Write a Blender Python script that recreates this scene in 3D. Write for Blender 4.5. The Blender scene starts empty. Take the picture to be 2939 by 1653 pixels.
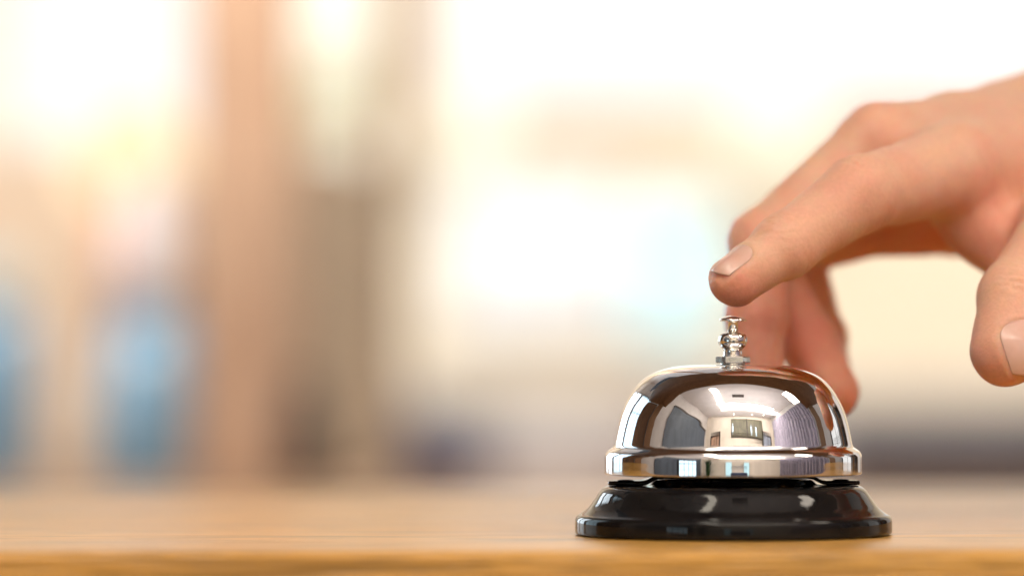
import bpy, bmesh, math, random
import numpy as np
from mathutils import Vector, Matrix

random.seed(7)
S = bpy.context.scene
C = S.collection
R = math.radians
MM = 0.001

# ------------------------------------------------------------------ camera, world, lamps, exposure
cam_d = bpy.data.cameras.new('camera')
cam_d.lens = 139.75
cam_d.sensor_width = 36.0
cam_d.shift_y = 0.0654
cam_d.clip_start = 0.05
cam_d.clip_end = 60.0
cam_d.dof.use_dof = True
cam_d.dof.focus_distance = 1.062
cam_d.dof.aperture_fstop = 3.9
cam_d.dof.aperture_blades = 0
cam = bpy.data.objects.new('camera', cam_d)
cam.location = (-0.0595, -1.0707, 0.0484)
cam.rotation_euler = (R(90), R(0.12), 0)
C.objects.link(cam)
S.camera = cam

W = bpy.data.worlds.new('World')
S.world = W
W.use_nodes = True
W.node_tree.nodes['Background'].inputs[0].default_value = (1.0, 0.93, 0.85, 1)
W.node_tree.nodes['Background'].inputs[1].default_value = 0.25

def area(name, loc, aim, sx, sy, power, col):
    d = bpy.data.lights.new(name, 'AREA')
    d.shape = 'RECTANGLE'; d.size = sx; d.size_y = sy
    d.energy = power; d.color = col
    o = bpy.data.objects.new(name, d); C.objects.link(o)
    o.location = loc
    o.rotation_euler = (Vector(aim) - Vector(loc)).to_track_quat('-Z', 'Y').to_euler()
    return o

area('ceiling_bounce_fill', (0.5, -1.75, 1.55), (0.5, -1.75, 2.40), 3.2, 2.2, 43, (1.0, 0.92, 0.84))  # added area lamp, floats below the ceiling to bounce soft light off it
area('front_wall_fill', (0.6, -1.9, 2.36), (0.5, -3.3, 0.8), 2.8, 0.3, 92, (1.0, 0.90, 0.77))  # added lamp, brightens the front wall for more frontal light
area('back_fill', (-0.45, 1.40, 0.95), (-0.38, 2.05, 0.46), 0.6, 0.3, 10.5, (1.0, 0.86, 0.70)).data.spread = R(120)  # added lamp, lights post and bottles from above so they darken downward
area('far_wall_fill', (0.35, 3.5, 1.75), (0.35, 5.9, 0.3), 2.4, 0.6, 76, (1.0, 0.90, 0.77))  # added lamp, evens out the brightness of the far wall
area('ceiling_lamp_right', (1.65, -0.10, 1.75), (0.1, 0.05, 0.08), 0.55, 0.55, 14, (1.0, 0.88, 0.74))

S.view_settings.view_transform = 'Standard'
S.view_settings.look = 'None'
S.view_settings.gamma = 1.0
S.view_settings.use_curve_mapping = False
S.view_settings.exposure = 0.06
S.render.engine = 'CYCLES'
S.cycles.use_denoising = True
S.cycles.max_bounces = 10
S.cycles.diffuse_bounces = 4
S.cycles.glossy_bounces = 6
S.cycles.sample_clamp_indirect = 6.0
S.cycles.caustics_reflective = False
S.cycles.caustics_refractive = False

# ------------------------------------------------------------------ materials
def mat(name, col, rough=0.5, metal=0.0, **kw):
    m = bpy.data.materials.new(name); m.use_nodes = True
    b = m.node_tree.nodes['Principled BSDF']
    b.inputs['Base Color'].default_value = (*col, 1)
    b.inputs['Roughness'].default_value = rough
    b.inputs['Metallic'].default_value = metal
    for k, v in kw.items():
        b.inputs[k.replace('_', ' ')].default_value = v
    return m

def N(m, t): return m.node_tree.nodes.new(t)
def L(m, a, b): m.node_tree.links.new(a, b)

def noise_tint(m, c1, c2, scale=(6, 6, 6), detail=4.0, lo=0.35, hi=0.65, bump=0.0, bump_dist=0.001):
    b = m.node_tree.nodes['Principled BSDF']
    tc = N(m, 'ShaderNodeTexCoord'); mp = N(m, 'ShaderNodeMapping')
    mp.inputs['Scale'].default_value = scale
    nz = N(m, 'ShaderNodeTexNoise'); nz.inputs['Scale'].default_value = 1.0
    nz.inputs['Detail'].default_value = detail
    rp = N(m, 'ShaderNodeValToRGB')
    rp.color_ramp.elements[0].position = lo; rp.color_ramp.elements[0].color = (*c1, 1)
    rp.color_ramp.elements[1].position = hi; rp.color_ramp.elements[1].color = (*c2, 1)
    L(m, tc.outputs['Object'], mp.inputs['Vector']); L(m, mp.outputs[0], nz.inputs['Vector'])
    L(m, nz.outputs[0], rp.inputs[0]); L(m, rp.outputs[0], b.inputs['Base Color'])
    if bump:
        bp = N(m, 'ShaderNodeBump'); bp.inputs['Strength'].default_value = bump
        bp.inputs['Distance'].default_value = bump_dist
        L(m, nz.outputs[0], bp.inputs['Height']); L(m, bp.outputs[0], b.inputs['Normal'])
    return m

def plain(name, c, rough=0.6, var=0.12, scale=5.0, **kw):
    m = mat(name, c, rough, **kw)
    return noise_tint(m, tuple(x * (1 - var) for x in c), tuple(min(1, x * (1 + var)) for x in c), (scale,) * 3)

def glow(name, col, strength):
    m = mat(name, (0.06, 0.06, 0.06), 0.3)
    b = m.node_tree.nodes['Principled BSDF']
    b.inputs['Emission Color'].default_value = (*col, 1)
    b.inputs['Emission Strength'].default_value = strength
    return m

def oak(name, c_dark, c_mid, c_light, rough, along=(9, 220, 220)):
    """honey laminate: long fibres, pore streaks, slow tonal drift"""
    m = mat(name, c_mid, rough)
    b = m.node_tree.nodes['Principled BSDF']
    tc = N(m, 'ShaderNodeTexCoord')
    def nz(scale, detail, dist=0.0):
        mp = N(m, 'ShaderNodeMapping'); mp.inputs['Scale'].default_value = scale
        n = N(m, 'ShaderNodeTexNoise'); n.inputs['Scale'].default_value = 1.0
        n.inputs['Detail'].default_value = detail; n.inputs['Distortion'].default_value = dist
        L(m, tc.outputs['Object'], mp.inputs['Vector']); L(m, mp.outputs[0], n.inputs['Vector'])
        return n
    n1 = nz(along, 6.0, 0.6)
    n2 = nz((along[0] * 14, along[1] * 5, along[2] * 5), 3.0)
    n3 = nz((2.5, 14, 14), 2.0, 0.4)
    n4 = nz((along[0] * 4, along[1] * 1.5, along[2] * 1.5), 5.0, .3)
    r1 = N(m, 'ShaderNodeValToRGB')
    e = r1.color_ramp.elements
    e[0].position = 0.28; e[0].color = (*c_dark, 1)
    e[1].position = 0.75; e[1].color = (*c_light, 1)
    k = e.new(0.5); k.color = (*c_mid, 1)
    mx = N(m, 'ShaderNodeMix'); mx.data_type = 'FLOAT'; mx.inputs[0].default_value = 0.45
    L(m, n1.outputs[0], mx.inputs[2]); L(m, n3.outputs[0], mx.inputs[3])
    L(m, mx.outputs[0], r1.inputs[0])
    pores = N(m, 'ShaderNodeMapRange')
    pores.inputs[1].default_value = 0.33; pores.inputs[2].default_value = 0.47
    pores.inputs[3].default_value = 0.45; pores.inputs[4].default_value = 1.0
    pa = N(m, 'ShaderNodeMath'); pa.operation = 'MINIMUM'
    pb = N(m, 'ShaderNodeMath'); pb.operation = 'ADD'; pb.inputs[1].default_value = -0.03
    L(m, n4.outputs[0], pb.inputs[0]); L(m, n2.outputs[0], pa.inputs[0]); L(m, pb.outputs[0], pa.inputs[1])
    L(m, pa.outputs[0], pores.inputs[0])
    mul = N(m, 'ShaderNodeMix'); mul.data_type = 'RGBA'; mul.blend_type = 'MULTIPLY'; mul.inputs[0].default_value = 0.8
    L(m, r1.outputs[0], mul.inputs[6]); L(m, pores.outputs[0], mul.inputs[7])
    L(m, mul.outputs[2], b.inputs['Base Color'])
    bp = N(m, 'ShaderNodeBump'); bp.inputs['Strength'].default_value = 0.7; bp.inputs['Distance'].default_value = 0.0012
    ad = N(m, 'ShaderNodeMath'); ad.operation = 'ADD'
    L(m, n2.outputs[0], ad.inputs[0]); L(m, n4.outputs[0], ad.inputs[1])
    L(m, ad.outputs[0], bp.inputs['Height']); L(m, bp.outputs[0], b.inputs['Normal'])
    rr = N(m, 'ShaderNodeMapRange'); rr.inputs[3].default_value = rough - 0.08; rr.inputs[4].default_value = rough + 0.12
    L(m, n1.outputs[0], rr.inputs[0]); L(m, rr.outputs[0], b.inputs['Roughness'])
    return m

def chrome(name, col, r0, r1, bump=0.0):
    m = mat(name, col, r0, 1.0)
    b = m.node_tree.nodes['Principled BSDF']
    tc = N(m, 'ShaderNodeTexCoord'); n = N(m, 'ShaderNodeTexNoise')
    n.inputs['Scale'].default_value = 180.0; n.inputs['Detail'].default_value = 5.0
    L(m, tc.outputs['Object'], n.inputs['Vector'])
    mr = N(m, 'ShaderNodeMapRange'); mr.inputs[1].default_value = 0.45; mr.inputs[2].default_value = 0.75
    mr.inputs[3].default_value = r0; mr.inputs[4].default_value = r1
    L(m, n.outputs[0], mr.inputs[0]); L(m, mr.outputs[0], b.inputs['Roughness'])
    if bump:
        bp = N(m, 'ShaderNodeBump'); bp.inputs['Strength'].default_value = bump; bp.inputs['Distance'].default_value = 0.0003
        L(m, n.outputs[0], bp.inputs['Height']); L(m, bp.outputs[0], b.inputs['Normal'])
    return m

M = {}
M['counter'] = oak('honey_oak', (0.43, 0.195, 0.034), (0.65, 0.34, 0.072), (0.75, 0.445, 0.13), 0.29, (3, 55, 150))
M['post'] = oak('salmon_timber', (0.47, 0.30, 0.21), (0.55, 0.375, 0.275), (0.62, 0.44, 0.33), 0.5, (60, 60, 4))
M['brown_timber'] = oak('brown_timber', (0.21, 0.11, 0.06), (0.27, 0.15, 0.08), (0.33, 0.19, 0.105), 0.5, (6, 60, 60))
M['back_counter'] = oak('pale_pink_oak', (0.36, 0.23, 0.15), (0.45, 0.30, 0.20), (0.52, 0.37, 0.26), 0.5)
M['chrome'] = chrome('chrome', (0.745, 0.75, 0.765), 0.01, 0.06)
M['steel'] = chrome('plated_steel', (0.80, 0.78, 0.74), 0.05, 0.16, 0.12)
M['nut'] = chrome('cast_nickel', (0.62, 0.61, 0.57), 0.22, 0.42, 0.6)
M['black'] = noise_tint(mat('black_enamel', (0.008, 0.008, 0.009), 0.045, Specular_IOR_Level=0.22),
                        (0.006, 0.006, 0.007), (0.012, 0.011, 0.011), (60, 60, 60))
M['wall'] = plain('cream_plaster', (0.78, 0.69, 0.55), 0.8, 0.05, 3)
M['front_wall'] = plain('peach_plaster', (0.79, 0.71, 0.62), 0.8, 0.05, 3)
M['side_wall'] = plain('pale_grey_plaster', (0.60, 0.57, 0.56), 0.8, 0.06, 3)
M['ceiling'] = plain('white_plaster', (0.74, 0.70, 0.70), 0.85, 0.04, 3)
M['floor'] = oak('floor_boards', (0.30, 0.20, 0.12), (0.38, 0.26, 0.16), (0.45, 0.32, 0.21), 0.45, (3, 40, 40))
M['wainscot'] = plain('rose_grey_paint', (0.38, 0.35, 0.35), 0.7, 0.08, 3)
M['slate'] = plain('slate_paint', (0.085, 0.11, 0.15), 0.5, 0.2, 4)
M['curtain'] = plain('lilac_cloth', (0.36, 0.33, 0.42), 0.9, 0.25, 9)
M['frame'] = plain('white_frame', (0.68, 0.60, 0.50), 0.5, 0.05, 8)
M['dark_frame'] = plain('dark_frame', (0.05, 0.035, 0.03), 0.45, 0.15, 8)
M['day'] = glow('daylight_pane', (1.0, 0.98, 0.95), 1.04)
M['day_soft'] = glow('hazy_daylight_pane', (1.0, 0.965, 0.92), 1.0)
M['day_warm'] = glow('warm_daylight_pane', (1.0, 0.96, 0.80), 1.25)
M['day_cyan'] = glow('cyan_daylight_pane', (0.66, 0.97, 1.0), 1.15)
M['day_side'] = glow('side_daylight_pane', (0.80, 0.92, 1.0), 6.0)
M['day_cool'] = glow('cool_daylight_pane', (0.66, 0.88, 1.0), 2.3)
M['globe'] = glow('warm_globe', (1.0, 0.94, 0.74), 1.15)
M['cove'] = glow('warm_strip', (1.0, 0.90, 0.74), 14.0)
M['spot'] = glow('spot_lens', (1.0, 0.90, 0.75), 22.0)
M['olive'] = plain('olive_paint', (0.12, 0.11, 0.07), 0.5, 0.3, 6)

navy_f = plain('navy_fabric', (.04, .055, .10), .9, .2, 12)

# ------------------------------------------------------------------ mesh helpers
def obj(name, bm, m, parent=None, smooth=True, loc=None):
    me = bpy.data.meshes.new(name); bm.to_mesh(me); bm.free()
    if m: me.materials.append(m)
    o = bpy.data.objects.new(name, me); C.objects.link(o)
    if smooth:
        for p in me.polygons: p.use_smooth = True
    if parent: o.parent = parent
    if loc is not None: o.location = loc
    return o

def tag(o, label, cat, group=None):
    o['label'] = label; o['category'] = cat
    if group: o['group'] = group
    return o

def thing(name, label, cat, loc=(0, 0, 0), group=None, rz=0.0):
    o = bpy.data.objects.new(name, None); o.empty_display_size = 0.02
    C.objects.link(o); o.location = loc; o.rotation_euler = (0, 0, rz)
    return tag(o, label, cat, group)

def structure(o):
    o['kind'] = 'structure'; return o

def box(bm, a, b, bevel=0.0, seg=2):
    r = bmesh.ops.create_cube(bm, size=1.0)
    vs = r['verts']
    for v in vs:
        v.co = Vector([a[i] + (v.co[i] + 0.5) * (b[i] - a[i]) for i in range(3)])
    if bevel:
        es = list({e for v in vs for e in v.link_edges})
        bmesh.ops.bevel(bm, geom=es, offset=bevel, segments=seg, profile=0.6, affect='EDGES')
    return bm

def new(): return bmesh.new()

def lathe(bm, prof, n=96, c=(0, 0, 0), cap_bottom=False, cap_top=False):
    rings = []
    for r, z in prof:
        if r < 1e-6:
            rings.append([bm.verts.new((c[0], c[1], c[2] + z))])
        else:
            rings.append([bm.verts.new((c[0] + r * math.cos(2 * math.pi * k / n), c[1] + r * math.sin(2 * math.pi * k / n), c[2] + z)) for k in range(n)])
    for a, b in zip(rings[:-1], rings[1:]):
        for k in range(n):
            k2 = (k + 1) % n
            if len(a) == 1 and len(b) > 1: bm.faces.new((a[0], b[k2], b[k]))
            elif len(b) == 1 and len(a) > 1: bm.faces.new((a[k], a[k2], b[0]))
            elif len(a) > 1: bm.faces.new((a[k], a[k2], b[k2], b[k]))
    if cap_bottom and len(rings[0]) > 1: bm.faces.new(list(reversed(rings[0])))
    if cap_top and len(rings[-1]) > 1: bm.faces.new(rings[-1])
    bmesh.ops.recalc_face_normals(bm, faces=bm.faces[:])
    return bm

def catmull(pts, n=8):
    """smooth profile through the points"""
    P = [np.array(p, float) for p in pts]
    P = [2 * P[0] - P[1]] + P + [2 * P[-1] - P[-2]]
    out = []
    for i in range(1, len(P) - 2):
        for k in range(n):
            t = k / n
            a, b, c, d = P[i - 1], P[i], P[i + 1], P[i + 2]
            out.append(0.5 * ((2 * b) + (-a + c) * t + (2 * a - 5 * b + 4 * c - d) * t * t + (-a + 3 * b - 3 * c + d) * t ** 3))
    out.append(P[-2])
    return [(max(0.0, float(p[0])), float(p[1])) for p in out]

def mm(prof): return [(r * MM, z * MM) for r, z in prof]

# ------------------------------------------------------------------ the place: room shell
X0, X1, Y0, Y1, ZF, ZC = -1.95, 2.6, -3.3, 5.95, -1.0, 2.40
structure(obj('floor', box(new(), (X0 - .1, Y0 - .1, ZF - .1), (X1 + .1, Y1 + .1, ZF)), M['floor'], smooth=False))
structure(obj('ceiling', box(new(), (X0 - .1, Y0 - .1, ZC), (X1 + .1, Y1 + .1, ZC + .1)), M['ceiling'], smooth=False))
def wall(a, b, m, label):
    return tag(obj('wall', box(new(), a, b), m, smooth=False), label, 'wall')
wall((X0 - .1, Y1, ZF), (X1 + .1, Y1 + .1, ZC), M['wall'], 'far cream wall with bright windows, out of focus')
wall((X0 - .1, Y0 - .1, ZF), (X1 + .1, Y0, ZC), M['front_wall'], 'peach wall reflected in the middle of the bell dome')
wall((X0 - .1, Y0, ZF), (X0, Y1, ZC), M['side_wall'], 'side wall with tall cool windows mirrored at left edge of the bell')
wall((X1, Y0, ZF), (X1 + .1, Y1, ZC), M['side_wall'], 'side wall behind the lilac curtain mirrored at right of the bell')
tag(obj('wainscot', box(new(), (X0 + .02, Y1 - .03, ZF + .001), (X1 - .02, Y1 - .001, -0.02)), M['wainscot'], smooth=False),
    'rose grey panelling along the foot of the far wall', 'wall panelling')

def window(a, b, axis, pane_m, frame_m, label, nx=1, nz=1, fw=0.03, depth=0.03, group=None):
    """flat window: glowing pane and a frame with glazing bars. axis 'y': faces -y / +y ; axis 'x': faces x"""
    ax = 1 if axis == 'y' else 0
    u = 0 if axis == 'y' else 1
    c = [(a[i] + b[i]) / 2 for i in range(3)]
    t = thing('window', label, 'window', (c[0], c[1], a[2]), group)
    def put(bm, u0, u1, z0, z1, d0, d1):
        lo = [0, 0, z0]; hi = [0, 0, z1]
        lo[u], hi[u] = u0, u1; lo[ax], hi[ax] = d0, d1
        box(bm, lo, hi)
    hw = (b[u] - a[u]) / 2; h = b[2] - a[2]
    bm = new(); put(bm, -hw + .002, hw - .002, .002, h - .002, -depth * .3, depth * .3); obj('pane', bm, pane_m, t, False)
    bm = new()
    put(bm, -hw - fw, hw + fw, -fw, 0, -depth, depth); put(bm, -hw - fw, hw + fw, h, h + fw, -depth, depth)
    put(bm, -hw - fw, -hw, 0, h, -depth, depth); put(bm, hw, hw + fw, 0, h, -depth, depth)
    obj('frame', bm, frame_m, t, False)
    if nx > 1 or nz > 1:
        bm = new(); w = fw * .45
        for i in range(1, nx):
            x = -hw + 2 * hw * i / nx; put(bm, x - w / 2, x + w / 2, .0, h, -depth * .6, depth * .6)
        for i in range(1, nz):
            z = h * i / nz; put(bm, -hw, hw, z - w / 2, z + w / 2, -depth * .55, depth * .55)
        obj('glazing_bars', bm, frame_m, t, False)
    return t

# far wall windows (blurred)
yw = Y1 - .035
window((-.93, yw, .42), (-.615, yw, 1.6), 'y', M['day_soft'], M['frame'], 'tall white window at far left of the blurred wall')
window((-.455, yw, .38), (-.30, yw, 1.6), 'y', M['day_warm'], M['frame'], 'narrow yellowish window between the timber post and the brown strut', fw=.02)
window((-.175, yw, .49), (1.35, yw, 1.6), 'y', M['day'], M['frame'], 'wide white overexposed window above the hand', 2, 1, fw=.02)
window((-.165, yw, .10), (.135, yw, .36), 'y', M['day'], M['frame'], 'low white window left of the finger, out of focus', fw=.012)
window((.15, yw, .075), (.305, yw, .325), 'y', M['day_cyan'], M['frame'], 'small cyan tinted window beside the low white window', fw=.012)
# side windows, cool daylight from the left
window((X0 + .035, .95, -.35), (X0 + .035, 2.05, 1.35), 'x', M['day_cool'], M['dark_frame'], 'nearest cool window mirrored at the left edge of the bell', 3, 3, fw=.05)
window((X0 + .035, 2.4, -.35), (X0 + .035, 3.5, 1.35), 'x', M['day_side'], M['dark_frame'], 'farther cool window on the left side wall', 3, 3, fw=.05)
t = thing('wardrobe', 'dark brown wardrobe mirrored near the left edge of the dome', 'wardrobe', (-1.72, .60, ZF))
obj('carcass', box(new(), (-.20, -.28, .002), (.18, .28, 2.05), .005), M['dark_frame'], t, False)
for y in (-.14, .14):
    dd_ = obj('door', box(new(), (.1805, y - .135, .06), (.20, y + .135, 2.0), .004), M['brown_timber'], t, False)
    obj('handle', box(new(), (.2005, y * .2 - .008, .95), (.222, y * .2 + .008, 1.12), .003), M['steel'], dd_, False)
window((X0 + .035, 3.9, -.35), (X0 + .035, 5.2, 1.35), 'x', M['day_side'], M['dark_frame'], 'farthest window on the left side wall', 3, 3, fw=.06)
window((X1 - .035, 1.0, -.30), (X1 - .035, 1.9, 1.30), 'x', M['day_soft'], M['dark_frame'], 'tall window on the right side wall mirrored at the right edge of the bell', 2, 2, fw=.06)
t = thing('bookcase', 'dark brown bookcase on the right side wall mirrored at right edge of the bell', 'bookcase', (X1 - .17, 2.7, ZF))
obj('carcass', box(new(), (.13, -.5, .002), (.16, .5, 2.0)), M['dark_frame'], t, False)
for k in range(2):
    obj('side', box(new(), (-.14, (-.5, .47)[k], .002), (.1295, (-.47, .5)[k], 2.0)), M['brown_timber'], t, False)
for k in range(6):
    obj('shelf', box(new(), (-.138, -.468, .03 + k * .38), (.129, .468, .055 + k * .38)), M['brown_timber'], t, False)
# windows of the front room, seen only as reflections
t = thing('wall_panel', 'dark slate panel mirrored left of centre in the dome', 'wall panel', (X0 + .03, -1.9, -.5))
obj('board', box(new(), (-.02, -1.15, -.25), (.02, 1.45, 2.05)), M['slate'], t, False)
obj('trim', box(new(), (-.03, -1.2, 2.05), (.03, 1.5, 2.14)), M['dark_frame'], t, False)
window((X0 + .09, -2.55, -.42), (X0 + .09, -1.45, .22), 'x', M['day_cool'], M['dark_frame'], 'low barred window mirrored in the left half of the skirt', 4, 3, fw=.04)
window((-.55, Y0 + .05, -.42), (-.25, Y0 + .05, .12), 'y', M['day_cyan'], M['frame'], 'slim cyan window mirrored left of the skirt centre', 1, 2)
window((.35, Y0 + .05, -.42), (.62, Y0 + .05, .08), 'y', M['day_cyan'], M['frame'], 'slim cyan window mirrored right of the skirt centre', 1, 2)
t = thing('wall_niche', 'long olive wall niche mirrored in the middle of the dome', 'niche', (.65, Y0 + .04, 1.40))
obj('back_panel', box(new(), (-.95, -.03, 0), (1.05, .02, .60), .02), M['olive'], t, False)
obj('divider', box(new(), (-.02, .021, 0), (.02, .05, .60)), M['dark_frame'], t, False)
for k, x in enumerate((-.85, .25, .55)):
    obj('lit_slot', box(new(), (x - .035, .022, .06), (x + .035, .03, .33)), M['day_cool'], t, False)
bm = new()
pts = []
for k in range(121):
    y = -3.0 + 3.0 * k / 120
    pts.append((2.44 + .045 * math.sin(y * 34 + math.sin(y * 7)), y))
for (xa, ya), (xb, yb) in zip(pts[:-1], pts[1:]):
    v = [bm.verts.new(p) for p in ((xa, ya, -.95), (xb, yb, -.95), (xb, yb, 1.95), (xa, ya, 1.95))]
    bm.faces.new(v)
bmesh.ops.remove_doubles(bm, verts=bm.verts[:], dist=1e-5)
o = tag(obj('curtain', bm, M['curtain']), 'pleated lilac grey curtain mirrored at right side of the dome', 'curtain')
sm = o.modifiers.new('thick', 'SOLIDIFY'); sm.thickness = .006

for k, (x, z, w, h, lab) in enumerate(((-1.25, .75, .26, .36, 'added small dark framed picture left on the reflected wall'), (1.95, .70, .30, .42, 'added large dark framed picture right on the reflected wall'))):
    t = thing('picture_frame', lab, 'picture', (x, Y0 + .03, z))  # invented pictures, put in for dark detail in the chrome reflections
    obj('canvas', box(new(), (-w, -.01, 0), (w, .012, h * 2)), plain('canvas_tone', (.45 - .2 * k, .28, .2 + .15 * k), .7, .5, 7), t, False)
    bm = new()
    box(bm, (-w - .05, -.02, -.05), (w + .05, .03, -.001)); box(bm, (-w - .05, -.02, h * 2 + .001), (w + .05, .03, h * 2 + .05))
    box(bm, (-w - .05, -.02, -.0005), (-w - .001, .03, h * 2 + .0005)); box(bm, (w + .001, -.02, -.0005), (w + .05, .03, h * 2 + .0005))
    obj('moulding', bm, M['dark_frame'], t, False)
t = thing('tall_plant', 'added tall green pot plant reflected beside the slate panel', 'plant', (-1.35, -2.9, ZF))  # invented plant, put in to break up the chrome reflections
obj('pot', lathe(new(), [(.13, .002), (.17, .3), (.15, .3), (0, .27)], 32, cap_bottom=True), plain('white_pot', (.6, .58, .55), .4), t)
bm = new()
for k in range(130):
    a = random.uniform(0, 6.283); e = random.uniform(.25, 1.5); q = random.uniform(.3, .62)
    p0 = Vector((0, 0, .27 + random.uniform(0, .9))); d = Vector((math.cos(a) * math.cos(e), math.sin(a) * math.cos(e), math.sin(e))) * q
    sd = d.cross(Vector((0, 0, 1))).normalized() * .035
    vs = [bm.verts.new(v) for v in (p0, p0 + d * .5 + sd, p0 + d + Vector((0, 0, -.12)), p0 + d * .5 - sd)]
    bm.faces.new(vs)
obj('leaves', bm, plain('green_leaf', (.05, .12, .04), .4, .4, 9), t)
t = thing('armchair', 'added dark blue armchair reflected low in the bell skirt', 'armchair', (.1, -2.55, ZF))  # invented armchair, put in as dark clutter for the reflections
obj('seat', box(new(), (-.36, -.34, .12), (.36, .36, .44), .05), navy_f, t, False)
obj('backrest', box(new(), (-.36, -.36, .4405), (.36, -.20, .95), .05), navy_f, t, False)
for x in (-.42, .42):
    obj('armrest', box(new(), (x - .055, -.34, .12), (x + .055, .34, .66), .03), navy_f, t, False)
for x in (-.3, .3):
    for y in (-.28, .28):
        obj('leg', box(new(), (x - .025, y - .025, .002), (x + .025, y + .025, .1195)), M['dark_frame'], t, False)
# ceiling coffer with light strip, downlights, dark vent
t = thing('ceiling_cove', 'glowing L shaped light cove on the ceiling mirrored in the dome', 'cove light', (.9, -1.5, ZC))
obj('light_strip', box(new(), (-1.65, -.92, -.03), (1.7, -.70, -.004)), M['cove'], t, False)
obj('light_strip', box(new(), (-1.65, -.69, -.03), (-1.45, 1.1, -.004)), M['cove'], t, False)
obj('coffer_edge', box(new(), (-1.7, -1.12, -.12), (1.7, -.96, -.004)), M['ceiling'], t, False)
for k, (x, y, w) in enumerate(((-.12, -3.0, 'first'), (1.0, -3.0, 'second'), (1.75, -2.85, 'third'), (2.2, -2.4, 'fourth'))):
    d = thing('downlight', w + ' small ceiling spot from the left, mirrored in the dome', 'ceiling light', (x, y, ZC), 'ceiling spots mirrored in the dome')
    obj('lens', lathe(new(), [(0, -.022), (.034, -.022), (.034, -.004), (0, -.004)], 24), M['spot'], d, False)
    obj('trim_ring', lathe(new(), [(.036, -.024), (.052, -.018), (.052, -.003), (.036, -.003), (.036, -.024)], 24), M['frame'], d)
tag(obj('air_vent', box(new(), (-.10, -1.35, ZC - .03), (.34, -1.16, ZC - .003)), M['dark_frame'], smooth=False),
    'dark ceiling vent mirrored near the top of the dome', 'vent')
t = thing('hanging_screen', 'dark hanging screen mirrored at the upper left of the dome', 'screen', (-1.0, 1.35, 1.25))
obj('panel', box(new(), (-.42, -.03, 0), (.42, .03, .52), .01), M['slate'], t, False)
for x in (-.3, .3):
    obj('rod', box(new(), (x - .01, -.01, .521), (x + .01, .01, 1.148)), M['dark_frame'], t, False)
# timber canopy above the counter
t = thing('timber_canopy', 'brown timber canopy over the counter mirrored as an arch in the dome', 'canopy', (0, .45, 0))
obj('soffit', box(new(), (-1.42, -.50, .98), (1.62, .42, 1.06), .004), M['brown_timber'], t, False)
for x in (-1.38, 1.58):
    obj('post', box(new(), (x - .05, -.40, ZF + .002), (x + .05, -.20, .978), .004), M['brown_timber'], t, False)

# ------------------------------------------------------------------ counter
t = thing('counter', 'honey oak reception counter with rounded front edge under the bell', 'counter', (0, 0, 0), rz=R(-0.05))
bm = box(new(), (-1.30, -.087, -.042), (1.50, .387, 0.0))
es = [e for e in bm.edges if abs(e.verts[0].co.y + .087) < 1e-5 and abs(e.verts[1].co.y + .087) < 1e-5 and abs(e.verts[0].co.z - e.verts[1].co.z) < 1e-6]
bmesh.ops.bevel(bm, geom=es, offset=.0022, segments=5, profile=.5, affect='EDGES')
ct = obj('countertop', bm, M['counter'], t, False)
obj('front_panel', box(new(), (-1.28, -.06, ZF + .002), (1.48, -.03, -.0425)), M['brown_timber'], t, False)

# ------------------------------------------------------------------ background things on the back counter
t = thing('back_counter', 'pale back counter holding the blurred bottles at left', 'counter', (-.85, 2.2, 0))
obj('worktop', box(new(), (-.95, -.55, -.09), (.70, .75, -.05), .003), M['back_counter'], t, False)
obj('cabinet_body', box(new(), (-.93, -.50, ZF + .002), (.68, .72, -.0905)), M['brown_timber'], t, False)

tag(obj('timber_post', box(new(), (-.2985, 1.88, -.0495), (-.2185, 1.945, ZC - .002), .006), M['post'], smooth=False),
    'salmon coloured square timber post rising left of the taupe cabinet', 'post')
t = thing('slim_cabinet', 'taupe upright cabinet just right of the salmon post', 'cabinet', (-.205, 2.35, -.05))
obj('case', box(new(), (-.0515, -.12, .001), (.0515, .12, .262), .003), plain('taupe_paint', (.40, .31, .23), .6), t, False)
obj('door', box(new(), (-.046, -.128, .006), (.046, -.1205, .256), .002), plain('taupe_door', (.40, .32, .24), .6), t, False)
tag(obj('timber_strut', box(new(), (-.238, 4.0, .27), (-.186, 4.05, ZC - .002), .004), plain('brown_strut', (.30, .19, .12), .6), smooth=False),
    'narrow brown strut hanging between the yellowish and wide windows', 'strut')
tag(obj('screen_panel', box(new(), (-.80, 2.70, -.0495), (-.368, 2.74, .25), .004), plain('beige_screen', (.64, .53, .43), .7), smooth=False),
    'beige screen panel standing behind the blue bottles', 'screen')

glass_blue = plain('blue_glass', (.19, .35, .53), .18, .1, 20)
def bottle(name, label, loc, body, cap, m_body, m_cap, group=None):
    t = thing(name, label, 'bottle', loc, group)
    obj('body', lathe(new(), body, 40, cap_bottom=True, cap_top=True), m_body, t)
    obj('cap', lathe(new(), cap, 32, cap_bottom=True, cap_top=True), m_cap, t)
    return t
pale = plain('pale_lilac', (.62, .60, .66), .4, .05, 20)
bottle('bottle', 'conical blue bottle with tall pale neck left of the salmon post', (-.3315, 1.93, -.0498),
       [(.034, 0), (.037, .004), (.036, .06), (.028, .13)], [(.0282, .1305), (.024, .17), (.020, .222), (.017, .232)], glass_blue, pale, 'blue bottles on the back counter')
bottle('bottle', 'blue bottle cut off by the left edge of the picture', (-.449, 1.93, -.0498),
       [(.029, 0), (.032, .004), (.032, .105), (.025, .13)], [(.021, .1305), (.021, .168), (.016, .174)], glass_blue,
       plain('grey_cap', (.50, .58, .60), .4), 'blue bottles on the back counter')
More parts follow.
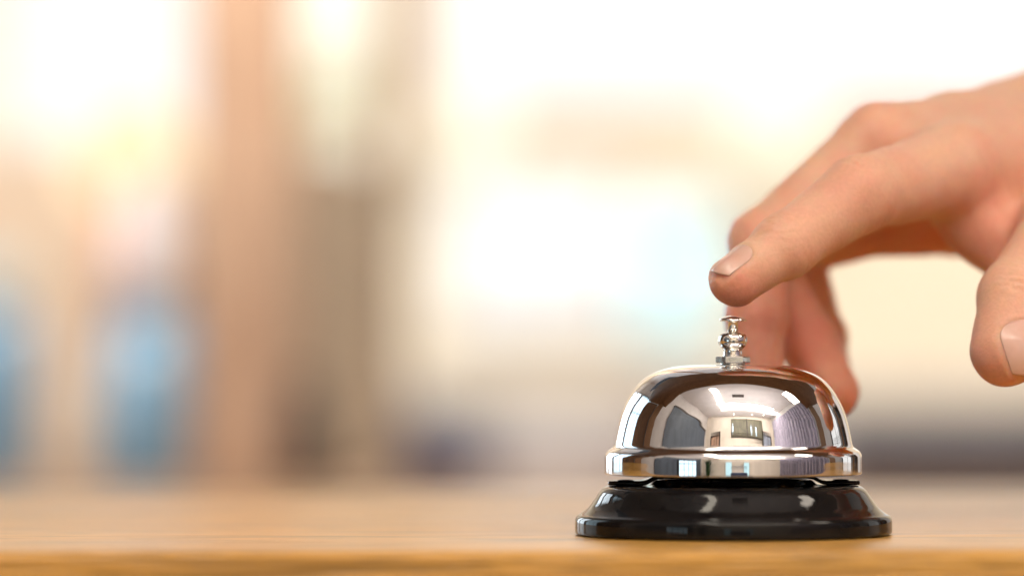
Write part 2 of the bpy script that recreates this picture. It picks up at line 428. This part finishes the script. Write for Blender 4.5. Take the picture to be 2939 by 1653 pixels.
bottle('bottle', 'small dark brown bottle at the foot of the taupe cabinet', (-.2125, 1.84, -.0498),
       [(.015, 0), (.0165, .003), (.0165, .055), (.011, .066)], [(.011, .0665), (.011, .082), (.009, .084)],
       plain('dark_brown_glass', (.035, .02, .016), .25), plain('brown_cap', (.05, .035, .03), .5))
bottle('bottle', 'tall olive bottle at the left picture edge behind the blue one', (-.478, 2.15, -.0498),
       [(.028, 0), (.030, .004), (.030, .12), (.02, .145)], [(.014, .1455), (.014, .172), (.012, .175)],
       plain('olive_glass', (.22, .17, .07), .3), plain('olive_cap', (.35, .27, .12), .5))
t = thing('candlestick', 'tall salmon candle in dark olive holder between the blue bottles', 'candle', (-.367, 2.0, -.0498))
obj('holder', lathe(new(), [(.018, 0), (.020, .004), (.017, .05), (.015, .08)], 32, cap_bottom=True, cap_top=True), plain('dark_olive', (.12, .115, .085), .5), t)
obj('candle', lathe(new(), [(.0115, .0805), (.0115, .245), (.008, .25)], 32, cap_bottom=True, cap_top=True), plain('salmon_wax', (.72, .38, .25), .5), t)

# potted plant on the sill of the yellowish window
t = thing('potted_plant', 'yellow green plant on the sill of the yellowish window', 'plant', (-.385, Y1 - .16, .36))
obj('pot', lathe(new(), [(.03, 0), (.04, .06), (.035, .06), (0, .05)], 24, cap_bottom=True), plain('clay', (.4, .25, .15), .7), t)
bm = new()
for k in range(420):
    a = random.uniform(0, 2 * math.pi); e = random.uniform(.1, 1.3); r = random.uniform(.02, .13)
    p = Vector((r * math.cos(a) * math.cos(e) * 1.1, r * math.sin(a) * math.cos(e) * .8, .075 + r * math.sin(e) * 1.3))
    d = Vector((math.cos(a), math.sin(a), random.uniform(-.3, .8))).normalized() * .028
    s = d.cross(Vector((0, 0, 1))).normalized() * .009
    v = [bm.verts.new(q) for q in (p, p + d * .5 + s, p + d, p + d * .5 - s)]
    bm.faces.new(v)
obj('leaves', bm, plain('yellow_green_leaf', (.62, .58, .16), .5, .3, 30), t)

# flare globe, then wall lamps on the far wall
t = thing('flare_globe', 'added amber globe glowing as a warm flare above the blue bottles', 'lamp', (-.405, 2.50, .225))  # added glowing globe with cord, imitates the warm flare at upper left
bm = new(); bmesh.ops.create_uvsphere(bm, u_segments=32, v_segments=16, radius=.052)
obj('globe', bm, glow('amber_flare', (1.0, .72, .40), 1.15), t)
obj('cord', lathe(new(), [(.002, .0525), (.002, ZC - .226)], 8), M['frame'], t)
for (x, z, r, lab) in ((-.135, .435, .062, 'round cream wall lamp right of the brown strut'), (.40, .42, .07, 'round cream wall lamp above the pointing hand')):
    t = thing('wall_lamp', lab, 'lamp', (x, Y1, z), 'glowing wall lamps')
    obj('bracket', box(new(), (-.012, -.14, -.012), (.012, -.002, .012), .002), M['frame'], t, False)
    bm = new(); bmesh.ops.create_uvsphere(bm, u_segments=32, v_segments=16, radius=r)
    obj('globe', bm, M['globe'], t, loc=(0, -.14 - r, 0))

# low sideboard with dark things
t = thing('sideboard', 'low rose brown sideboard carrying the dark boxes far behind the bell', 'sideboard', (.5, 3.8, 0))
obj('top', box(new(), (-.70, -.25, -.135), (1.3, .25, -.112), .003), M['back_counter'], t, False)
obj('carcass', box(new(), (-.68, -.23, ZF + .002), (1.28, .23, -.1355)), M['back_counter'], t, False)
t = thing('canister', 'round navy canister standing alone left of the bell', 'canister', (-.148, 3.75, -.1118))
navy = plain('navy_tin', (.03, .036, .085), .5)
obj('body', lathe(new(), [(.062, 0), (.064, .003), (.064, .070)], 40, cap_bottom=True, cap_top=True), navy, t)
obj('lid', lathe(new(), [(.066, .0705), (.066, .085), (.05, .093), (0, .096)], 40, cap_bottom=True), navy, t)
t = thing('jar', 'grey beige jar on the sideboard right behind the bell edge', 'jar', (.125, 3.75, -.1118))
jm = plain('grey_beige_clay', (.33, .27, .25), .6)
obj('body', lathe(new(), [(.03, 0), (.04, .02), (.042, .08), (.03, .11)], 40, cap_bottom=True, cap_top=True), jm, t)
obj('lid', lathe(new(), [(.031, .1105), (.031, .12), (.0, .13)], 40, cap_bottom=True), jm, t)
t = thing('storage_box', 'long dark slate storage box behind the base of the bell', 'box', (.47, 3.75, -.1118))
dk = plain('dark_slate', (.03, .032, .055), .6)
obj('body', box(new(), (-.155, -.1, 0), (.155, .1, .062), .004), dk, t, False)
obj('lid', box(new(), (-.158, -.103, .0625), (.158, .103, .08), .003), dk, t, False)
t = thing('storage_box', 'brown storage box at right picture edge below the thumb', 'box', (.76, 3.78, -.1118))
bk = plain('dark_brown_box', (.10, .055, .035), .6)
obj('body', box(new(), (-.12, -.1, 0), (.12, .1, .075), .004), bk, t, False)
obj('lid', box(new(), (-.123, -.103, .0755), (.123, .103, .095), .003), bk, t, False)

# ------------------------------------------------------------------ the service bell
bell = thing('service_bell', 'chrome service bell with black base standing on the wooden counter', 'bell', (0, 0, 0.0002))
base_prof = [(40.8, 0.0), (42.2, 0.15), (42.6, 0.6), (42.65, 2.0), (42.6, 3.7), (42.35, 4.5), (41.8, 5.1), (40.9, 5.6), (39.1, 7.0), (37.95, 8.4),
             (37.05, 9.7), (36.35, 10.8), (35.7, 11.7), (34.8, 12.5), (33.4, 13.05), (30, 13.2), (25, 13.2), (22.6, 13.4), (21.6, 14.1),
             (20.8, 14.6), (20.0, 14.5), (19.2, 13.8), (18.2, 13.0), (16.0, 12.6), (9, 12.5)]
prof = catmull(base_prof, 6) + [(0, 12.5)]
bm = lathe(new(), mm([(0, 0.0)] + prof), 160)
obj('base', bm, M['black'], bell)

# mounting strap: flat bar with raised middle, riveted at both ends
def strap_bar():
    bm = new(); hw = 8.5
    path = [(-33.8, 13.25), (-33.4, 13.25), (-25.0, 13.25), (-23.4, 13.5), (-21.0, 14.8), (-19.2, 15.1), (0, 15.15), (19.2, 15.1), (21.0, 14.8), (23.4, 13.5), (25.0, 13.25), (33.4, 13.25), (33.8, 13.25)]
    th = 1.05
    rows = []
    for i, (x, z) in enumerate(path):
        e = 33.8 - abs(x)
        h = hw if e > 6 else hw * math.sqrt(max(0.25, 1 - ((6 - e) / 6) ** 2 * .75))
        rows.append([bm.verts.new(Vector((x, s * h, zz)) * MM) for s, zz in ((-1, z), (1, z), (1, z + th), (-1, z + th))])
    for a, b in zip(rows[:-1], rows[1:]):
        for k in range(4):
            bm.faces.new((a[k], a[(k + 1) % 4], b[(k + 1) % 4], b[k]))
    bm.faces.new(rows[0]); bm.faces.new(list(reversed(rows[-1])))
    bmesh.ops.recalc_face_normals(bm, faces=bm.faces[:])
    bmesh.ops.bevel(bm, geom=bm.edges[:], offset=.18 * MM, segments=2, affect='EDGES')
    return bm
st = obj('mounting_strap', strap_bar(), M['black'], bell, True)
for x in (-29.0, 29.0):
    obj('rivet', lathe(new(), mm([(0, 14.7), (1.6, 14.6), (2.2, 14.45), (2.3, 14.31), (0, 14.25)]), 32, (x * MM, 0, 0)), M['black'], st)

# dome: thin chrome shell with stepped skirt
outer = catmull([(34.55, 16.25), (34.65, 16.6), (34.65, 18.5), (34.62, 20.6), (34.45, 21.4), (33.95, 22.2), (33.1, 22.85), (32.45, 23.3), (32.1, 23.9), (31.9, 24.8)], 6)
outer += catmull([(31.9, 24.8), (31.45, 27.0), (30.85, 29.6), (29.95, 32.7), (28.5, 36.0), (26.2, 39.5), (23.0, 42.4), (19.0, 44.2), (14.5, 45.15), (9.0, 45.45), (4.0, 45.5), (0.0, 45.5)], 8)[1:]
inner = [(r - .9 if r > 1.2 else r * .3, z - (.0 if z < 22 else .6)) for r, z in outer]
inner[-1] = (0, 44.8)
rim = [(33.9, 16.05), (34.3, 16.08)]
prof = list(reversed(inner)) + rim + outer
prof = [(0.0, 44.8)] + [p for p in prof if p[0] > 1e-3] + [(0.0, 45.5)]
bm = lathe(new(), mm(prof), 192)
obj('dome', bm, M['chrome'], bell)
# striker post under the dome
obj('spindle', lathe(new(), mm([(0, 16.3), (2.4, 16.3), (2.4, 44.7), (0, 44.7)]), 32), M['steel'], bell)

# washer, hexagonal nut, collar with bulb, plunger
obj('washer', lathe(new(), mm([(0, 45.52), (3.2, 45.52), (3.4, 45.65), (3.4, 45.8), (3.1, 45.98), (0, 45.98)]), 48), M['steel'], bell)
bm = new()
hexr = []
for z, rr in ((46.0, 4.45), (46.25, 4.66), (47.4, 4.66), (47.65, 4.45)):
    hexr.append([bm.verts.new((rr * MM * math.cos(R(60 * k + 2)), rr * MM * math.sin(R(60 * k + 2)), z * MM)) for k in range(6)])
for a, b in zip(hexr[:-1], hexr[1:]):
    for k in range(6): bm.faces.new((a[k], a[(k + 1) % 6], b[(k + 1) % 6], b[k]))
bm.faces.new(list(reversed(hexr[0]))); bm.faces.new(hexr[-1])
obj('hex_nut', bm, M['nut'], bell, False)
obj('collar', lathe(new(), mm([(0, 47.7), (2.75, 47.7), (2.62, 48.0)] + catmull([(2.55, 48.3), (2.5, 49.2), (2.75, 49.75), (3.4, 50.3), (3.85, 51.2), (3.98, 52.1), (3.75, 53.1), (3.1, 53.85), (2.2, 54.2), (1.75, 54.25)], 6) + [(0, 54.25)]), 64), M['steel'], bell)
pl = obj('plunger', lathe(new(), mm([(0, 53.5), (1.42, 53.5), (1.42, 56.9), (1.6, 57.3), (2.4, 57.42), (3.45, 57.22), (3.72, 57.3), (3.76, 57.55), (3.3, 57.95), (2.2, 58.4), (1.1, 58.66), (0, 58.72)]), 64), M['steel'], bell)
pl.rotation_euler = (0, R(1.8), 0)
pl.location = (-1.75 * MM, 0, 0)

# ------------------------------------------------------------------ the hand: one continuous body from blended bone volumes
def cone(p, a, b, ra, rb):
    """distance to a round tapered limb (points p: n x 3)"""
    ba = b - a; l2 = ba @ ba
    t = np.clip(((p - a) @ ba) / l2, 0, 1)
    return np.sqrt(((p - a - t[:, None] * ba) ** 2).sum(1)) - (ra + (rb - ra) * t)
def smin(a, b, k):
    h = np.clip(.5 + .5 * (b - a) / k, 0, 1)
    return b + (a - b) * h - k * h * (1 - h)

V = lambda *c: np.array(c, float)
FING = {   # centre line joints (mm) and radii
    'index':  ([V(65.7, 55, 100.5), V(36.2, 20, 92.4), V(14.6, 8, 77.8), V(1.0, 0, 68.4)], [12.5, 10.2, 8.35, 7.0]),
    'middle': ([V(45.7, 70, 109.8), V(11.6, 60, 80.4), V(9.4, 50, 58.8), V(9.2, 44, 42.5)], [10.2, 9.0, 8.3, 7.2]),
    'ring':   ([V(49.6, 90, 97.0), V(13.0, 76, 75.5), V(26.0, 69, 50.5), V(32.0, 62, 38.0)], [9.5, 8.2, 7.7, 7.6]),
    'little': ([V(56.0, 106, 88.0), V(25.0, 100, 78.5), V(31.9, 98, 53.4), V(33.2, 92, 45.0)], [8.8, 6.8, 6.6, 6.4]),
    'thumb':  ([V(112.0, 72, 99.0), V(93.0, 32, 82.0), V(77.6, 12, 64.0), V(74.2, 4, 49.4)], [14.0, 11.2, 9.7, 9.75]),
}
PALM = [
    (V(45.7, 70, 109.8), V(70.0, 92, 111.0), 10.0, 12.5), (V(70.0, 92, 111.0), V(106.0, 122, 120.5), 12.5, 15.5),
    (V(65.7, 55, 100.5), V(100.0, 100, 106.0), 12.5, 16.0), (V(56.0, 106, 88.0), V(104.0, 132, 93.0), 8.8, 14.0),
    (V(49.6, 90, 97.0), V(104.0, 125, 104.0), 9.5, 16.0), (V(58.0, 66, 105.5), V(84.0, 90, 110.0), 9.5, 13.0),
    (V(66.0, 60, 97.0), V(73.6, 57, 84.8), 11.0, 8.6), (V(73.6, 57, 84.8), V(88.0, 50, 69.5), 8.6, 8.4),
    (V(74.0, 68, 92.0), V(104.0, 112, 98.0), 10.0, 17.0), (V(92.0, 40, 83.0), V(112.0, 80, 100.0), 10.5, 16.0),
    (V(60.0, 104, 88.5), V(78.0, 112, 89.5), 9.4, 10.6),
    (V(104.0, 118, 108.0), V(133.0, 152, 122.0), 19.0, 21.0), (V(133.0, 152, 122.0), V(190.0, 220, 145.0), 21.0, 27.0), (V(190.0, 220, 145.0), V(300.0, 350, 190.0), 27.0, 37.0),
    (V(106.0, 126, 117.0), V(140.0, 162, 130.0), 15.0, 18.0),
]
TIP_PAD = FING['index'][0][3] + V(-1.75, -1.8, -.2)
def sdf(p):
    d = None
    for a, b, ra, rb in PALM:
        c = cone(p, a, b, ra, rb)
        d = c if d is None else smin(d, c, 6.0)
    fing = []
    for nme, (J, rr) in FING.items():
        f = None
        for i in range(3):
            c = cone(p, J[i], J[i + 1], rr[i], rr[i + 1])
            f = c if f is None else smin(f, c, 2.5)
        # soft pads on the palm side and knuckle swellings
        for j in (1, 2):
            c = np.sqrt(((p - J[j]) ** 2).sum(1)) - rr[j] * (1.03 if nme != 'thumb' else .98)
            f = smin(f, c, 2.0)
        if nme == 'index':      # blunt pad end under the nail
            c = np.sqrt(((p - TIP_PAD) ** 2).sum(1)) - 4.7
            f = smin(f, c, 2.5)
        fing.append(smin(d, f, 5.0 if nme != 'thumb' else 4.5))
    o = fing[0]
    for f in fing[1:]:
        o = smin(o, f, 0.9)
    return o

def surface_nets(lo, hi, h, B=16):
    n = np.ceil((hi - lo) / h).astype(int) + 1
    n = ((n + B - 1) // B) * B
    G = np.full(n, 9.0, np.float32)
    ax = [lo[i] + h * np.arange(n[i]) for i in range(3)]
    nb = n // B
    cx = np.stack(np.meshgrid(*[lo[i] + h * (np.arange(nb[i]) * B + (B - 1) / 2) for i in range(3)], indexing='ij'), -1).reshape(-1, 3)
    cd = sdf(cx).reshape(nb)
    rad = h * B * math.sqrt(3) / 2 + 2.5
    for i, j, k in np.argwhere(np.abs(cd) < rad + 3):
        s = np.s_[i * B:(i + 1) * B, j * B:(j + 1) * B, k * B:(k + 1) * B]
        q = np.stack(np.meshgrid(ax[0][s[0]], ax[1][s[1]], ax[2][s[2]], indexing='ij'), -1).reshape(-1, 3)
        G[s] = sdf(q).reshape(B, B, B)
    far = np.abs(cd) >= rad + 3
    for i, j, k in np.argwhere(far & (cd < 0)):
        G[i * B:(i + 1) * B, j * B:(j + 1) * B, k * B:(k + 1) * B] = -9.0
    ins = G < 0
    c = np.zeros(np.array(G.shape) - 1, np.int8)
    off = [(a, b, d) for a in (0, 1) for b in (0, 1) for d in (0, 1)]
    sl = lambda o: tuple(np.s_[o[i]:G.shape[i] - 1 + o[i]] for i in range(3))
    for o in off: c += ins[sl(o)]
    act = (c > 0) & (c < 8)
    idx = np.full(act.shape, -1, np.int32)
    cells = np.argwhere(act); idx[act] = np.arange(len(cells))
    pos = np.zeros((len(cells), 3)); cnt = np.zeros(len(cells))
    for a in range(3):
        for o in off:
            if o[a]: continue
            o2 = list(o); o2[a] = 1
            g0 = G[cells[:, 0] + o[0], cells[:, 1] + o[1], cells[:, 2] + o[2]]
            g1 = G[cells[:, 0] + o2[0], cells[:, 1] + o2[1], cells[:, 2] + o2[2]]
            x = (g0 < 0) != (g1 < 0)
            t = g0[x] / (g0[x] - g1[x])
            pp = np.tile(np.array(o, float), (x.sum(), 1)); pp[:, a] = t
            pos[x] += pp; cnt[x] += 1
    vert = lo + h * (cells + pos / cnt[:, None])
    faces = []
    for a in range(3):
        b, d = (a + 1) % 3, (a + 2) % 3
        s0 = [slice(None)] * 3; s1 = [slice(None)] * 3
        s0[a] = slice(0, -1); s1[a] = slice(1, None)
        i0 = ins[tuple(s0)]; i1 = ins[tuple(s1)]
        e = np.argwhere(i0 != i1)
        e = e[(e[:, b] > 0) & (e[:, d] > 0) & (e[:, b] < G.shape[b] - 1) & (e[:, d] < G.shape[d] - 1)]
        flip = i0[e[:, 0], e[:, 1], e[:, 2]]
        def cell(db, dd):
            q = e.copy(); q[:, b] += db; q[:, d] += dd
            return idx[q[:, 0], q[:, 1], q[:, 2]]
        Q = np.stack([cell(-1, -1), cell(0, -1), cell(0, 0), cell(-1, 0)], 1)
        Q[~flip] = Q[~flip][:, ::-1]
        faces.append(Q)
    return vert, np.concatenate(faces)

hv, hf = surface_nets(V(-10, -12, 28), V(342, 392, 232), 0.82)

# tangential relaxation of the net, then project back on the distance field
e = np.concatenate([hf[:, [0, 1]], hf[:, [1, 2]], hf[:, [2, 3]], hf[:, [3, 0]]])
deg = np.bincount(e.ravel(), minlength=len(hv)).astype(float)
def grad(p, h=.15):
    g = np.stack([sdf(p + V(h, 0, 0)) - sdf(p - V(h, 0, 0)), sdf(p + V(0, h, 0)) - sdf(p - V(0, h, 0)), sdf(p + V(0, 0, h)) - sdf(p - V(0, 0, h))], 1)
    return g / np.maximum(np.linalg.norm(g, axis=1, keepdims=True), 1e-9)
for it in range(2):
    acc = np.zeros_like(hv)
    np.add.at(acc, e[:, 0], hv[e[:, 1]]); np.add.at(acc, e[:, 1], hv[e[:, 0]])
    hv = .4 * hv + .6 * acc / deg[:, None]
hn = grad(hv)
hv = hv - hn * sdf(hv)[:, None]

def unit(v): return v / np.linalg.norm(v)
# nail frames: centre, axis to the tip, outward normal
ti = FING['index'][0]; ax_i = unit(ti[3] - ti[2])
n_i = V(-.55, -.60, .58); n_i = unit(n_i - ax_i * (n_i @ ax_i))
tt = FING['thumb'][0]; ax_t = unit(V(.28, -.26, -1.0))
n_t = V(.42, -.90, .05); n_t = unit(n_t - ax_t * (n_t @ ax_t))
NAILS = [  # origin on the bone, axis, normal, radius of the finger there, half width (rad), back, front (mm along the axis)
    (ti[3], ax_i, n_i, 7.15, .70, -6.6, 5.3),
    (tt[3], ax_t, n_t, 9.8, .68, -5.6, 8.9),
]
disp = np.zeros(len(hv))
def nail_uv(p, nl):
    o, a, n, r, hw, s0, s1 = nl
    s = np.cross(a, n)
    q = p - o
    t = q @ a; u = np.arctan2(q @ s, q @ n)
    rad = np.sqrt((q @ s) ** 2 + (q @ n) ** 2)
    return t, u, rad
for nl in NAILS:
    o, a, n, r, hw, s0, s1 = nl
    t, u, rad = nail_uv(hv, nl)
    near = (np.abs(t) < 25) & (rad < r * 1.5) & (np.abs(u) < 2.2)
    # signed distance (mm) to the nail outline: rounded at the cuticle
    du = (np.abs(u) - hw) * r
    mid = s0 + 4.0
    dt = s0 - t
    dcut = np.where(t < mid, np.sqrt(((np.abs(u) * r) / (hw * r)) ** 2 + ((mid - t) / (mid - s0)) ** 2) - 1, du / (hw * r)) * 4.0
    dd = dcut
    on = near & (t < s1 + 1)
    fold = .26 * np.exp(-((dd - .9) / .75) ** 2) * on
    sink = -.34 * (1 / (1 + np.exp((dd + .15) / .22))) * on
    disp += fold + sink

# creases and knuckle wrinkles
def bump_wrinkle(c, d, n, length, width, depth, count, gap, curve=0.0):
    """count shallow grooves across direction d around c, on the side facing n"""
    global disp
    d = unit(d); n = unit(n - d * (n @ d)); s = np.cross(d, n)
    q = hv - c
    t = q @ d; w = q @ s; fac = hn @ n
    m = np.clip((fac - .15) / .4, 0, 1) * np.exp(-(w / width) ** 4)
    for k in range(count):
        t0 = (k - (count - 1) / 2) * gap
        ph = .35 * np.sin(w * .9 + k * 1.7)
        tt_ = t - t0 - curve * np.sign(t0 if t0 else 1) * (w / width) ** 2 + ph
        disp -= depth * (1 - .25 * abs(t0) / (gap * count)) * np.exp(-(tt_ / length) ** 2) * m
pi_, di_ = ti[1], unit(ti[2] - ti[0])
dors = V(-.55, -.45, .75)
bump_wrinkle(pi_ + V(1, 0, 0), ti[2] - ti[0], dors, .5, 7.5, .72, 5, 2.0, 1.6)
bump_wrinkle(ti[2], ti[3] - ti[1], dors, .45, 5.5, .50, 4, 1.6, .8)
bump_wrinkle(ti[2], ti[3] - ti[1], V(.3, -.8, -.6), .5, 6, .28, 2, 1.5)
bump_wrinkle(ti[1], ti[2] - ti[0], V(.5, -.7, -.6), .7, 7, .40, 2, 2.2)
mj = FING['middle'][0]
bump_wrinkle(mj[1], mj[2] - mj[0], V(-.9, -.2, .3), .6, 7, .25, 4, 2.0, 1.0)
bump_wrinkle(mj[2], mj[3] - mj[1], V(0, -1, 0), .7, 6, .3, 2, 2.0)
bump_wrinkle(tt[2], tt[3] - tt[1], n_t, .55, 8, .60, 6, 1.9, 1.0)
bump_wrinkle(V(76, 54, 92), V(1, .9, .5), V(.1, -1, .1), 1.6, 16, .35, 2, 8.0)
rj = FING['ring'][0]
bump_wrinkle(rj[2], rj[3] - rj[1], V(.9, -.3, .3), .7, 6, .3, 2, 2.2)
# tendons and soft unevenness of the back of the hand
low = np.sin(hv[:, 0] * .21 + hv[:, 2] * .13) * np.sin(hv[:, 1] * .17 + 1.3) * .22 + np.sin(hv[:, 0] * .5 + hv[:, 1] * .37) * np.sin(hv[:, 2] * .43) * .10
disp += low
hv2 = hv + hn * disp[:, None]

me = bpy.data.meshes.new('person')
me.from_pydata((hv2 * MM).tolist(), [], hf.tolist()); me.update()
for p in me.polygons: p.use_smooth = True
# skin redness of pads, knuckles, web; shaded red painted onto middle and ring fingers
red = np.zeros(len(hv))
for c, r, a in ((ti[3] + V(0, -3, -3), 8, .8), (ti[1], 11, .55), (tt[3] + V(-2, 0, -2), 11, .7), (V(80, 45, 84), 16, .7), (mj[3], 12, .8), (mj[1], 11, .5), (rj[3], 12, .9),
                (ti[2], 8, .35), (V(60, 95, 80), 22, .9), (mj[2], 20, .85), (rj[2], 20, 1.0), (rj[1], 14, .7), (mj[0], 12, .4), (tt[1], 14, .45)):
    red = np.maximum(red, a * np.exp(-(((hv - c) ** 2).sum(1)) / (r * r)))
at = me.attributes.new('redness', 'FLOAT', 'POINT')
at.data.foreach_set('value', red.astype(np.float32))

sk = mat('skin', (.60, .34, .22), .50, Subsurface_Weight=0.8)
b = sk.node_tree.nodes['Principled BSDF']
b.inputs['Subsurface Radius'].default_value = (1.0, .36, .18)
b.inputs['Subsurface Scale'].default_value = .0038
b.inputs['Specular IOR Level'].default_value = .34
atn = N(sk, 'ShaderNodeAttribute'); atn.attribute_name = 'redness'
tc = N(sk, 'ShaderNodeTexCoord')
n1 = N(sk, 'ShaderNodeTexNoise'); n1.inputs['Scale'].default_value = 90; n1.inputs['Detail'].default_value = 5
n2 = N(sk, 'ShaderNodeTexNoise'); n2.inputs['Scale'].default_value = 900; n2.inputs['Detail'].default_value = 3
L(sk, tc.outputs['Object'], n1.inputs['Vector']); L(sk, tc.outputs['Object'], n2.inputs['Vector'])
ml = N(sk, 'ShaderNodeMath'); ml.operation = 'MULTIPLY_ADD'; ml.inputs[1].default_value = 1.2; ml.inputs[2].default_value = -.50
L(sk, n1.outputs[0], ml.inputs[0])
ad = N(sk, 'ShaderNodeMath'); ad.operation = 'ADD'; ad.use_clamp = True
L(sk, ml.outputs[0], ad.inputs[0]); L(sk, atn.outputs['Fac'], ad.inputs[1])
rp = N(sk, 'ShaderNodeValToRGB')
rp.color_ramp.elements[0].color = (.78, .475, .335, 1); rp.color_ramp.elements[0].position = 0
rp.color_ramp.elements[1].color = (.72, .30, .22, 1); rp.color_ramp.elements[1].position = 1
L(sk, ad.outputs[0], rp.inputs[0])
sp = N(sk, 'ShaderNodeMapRange'); sp.inputs[1].default_value = .3; sp.inputs[2].default_value = .7; sp.inputs[3].default_value = .95; sp.inputs[4].default_value = 1.03
L(sk, n2.outputs[0], sp.inputs[0])
mu = N(sk, 'ShaderNodeMix'); mu.data_type = 'RGBA'; mu.blend_type = 'MULTIPLY'; mu.inputs[0].default_value = 1
L(sk, rp.outputs[0], mu.inputs[6]); L(sk, sp.outputs[0], mu.inputs[7]); L(sk, mu.outputs[2], b.inputs['Base Color'])
vo = N(sk, 'ShaderNodeTexVoronoi'); vo.inputs['Scale'].default_value = 1100
L(sk, tc.outputs['Object'], vo.inputs['Vector'])
a2 = N(sk, 'ShaderNodeMath'); a2.operation = 'ADD'
n5 = N(sk, 'ShaderNodeTexNoise'); n5.inputs['Scale'].default_value = 330; n5.inputs['Detail'].default_value = 6; n5.inputs['Distortion'].default_value = 1.2
L(sk, tc.outputs['Object'], n5.inputs['Vector'])
a3 = N(sk, 'ShaderNodeMath'); a3.operation = 'MULTIPLY_ADD'; a3.inputs[1].default_value = 2.2
L(sk, n5.outputs[0], a3.inputs[0]); L(sk, n2.outputs[0], a3.inputs[2])
L(sk, vo.outputs['Distance'], a2.inputs[0]); L(sk, a3.outputs[0], a2.inputs[1])
bp = N(sk, 'ShaderNodeBump'); bp.inputs['Strength'].default_value = .26; bp.inputs['Distance'].default_value = .00025
L(sk, a2.outputs[0], bp.inputs['Height']); L(sk, bp.outputs[0], b.inputs['Normal'])
me.materials.append(sk)
person = bpy.data.objects.new('person', me); C.objects.link(person)
tag(person, 'right hand reaching in from the right, index finger just above the bell plunger', 'person')

nail_m = mat('nail', (.70, .44, .34), .24, Subsurface_Weight=.3, Coat_Weight=.15, Coat_Roughness=.2)
b = nail_m.node_tree.nodes['Principled BSDF']
b.inputs['Subsurface Radius'].default_value = (1, .4, .25); b.inputs['Subsurface Scale'].default_value = .0015
noise_tint(nail_m, (.72, .42, .34), (.79, .51, .43), (150, 150, 150))
for nl in NAILS:
    o, a, n, r, hw, s0, s1 = nl
    s = np.cross(a, n)
    bm = new(); nu, nt = 25, 25
    grid = []
    for i in range(nt):
        f = i / (nt - 1)
        t = s0 + .25 + (s1 - s0 - .25) * f
        row = []
        back = max(0.0, (s0 + 4.0 - t) / 4.0)
        w = hw * .97 * math.sqrt(max(.0, 1 - back ** 2)) if back > 0 else hw * .97
        w = max(w, .05)
        for j in range(nu):
            g = -1 + 2 * j / (nu - 1)
            u = w * g
            tt2 = t + (1.3 * (1 - g * g) - .9) * f ** 3      # rounded free edge
            rr = r - .22 - .10 * (f ** 2) * r * .5 + .12 * math.sin(f * math.pi)
            dirv = n * math.cos(u) + s * math.sin(u) * .98
            q = o + a * tt2 + dirv * rr
            cap = -.05 + .50 * f ** 2.5 * (1 - .6 * g * g)
            for _ in range(4):      # lie on the finger, only the free edge stands off a little
                q = q - dirv * (float(sdf(q[None])[0]) - cap) * .8
            row.append(bm.verts.new(Vector(q) * MM))
        grid.append(row)
    for i in range(nt - 1):
        for j in range(nu - 1):
            bm.faces.new((grid[i][j], grid[i][j + 1], grid[i + 1][j + 1], grid[i + 1][j]))
    bmesh.ops.recalc_face_normals(bm, faces=bm.faces[:])
    no = obj('fingernail', bm, nail_m, person)
    md = no.modifiers.new('thickness', 'SOLIDIFY'); md.thickness = .00045; md.offset = -1
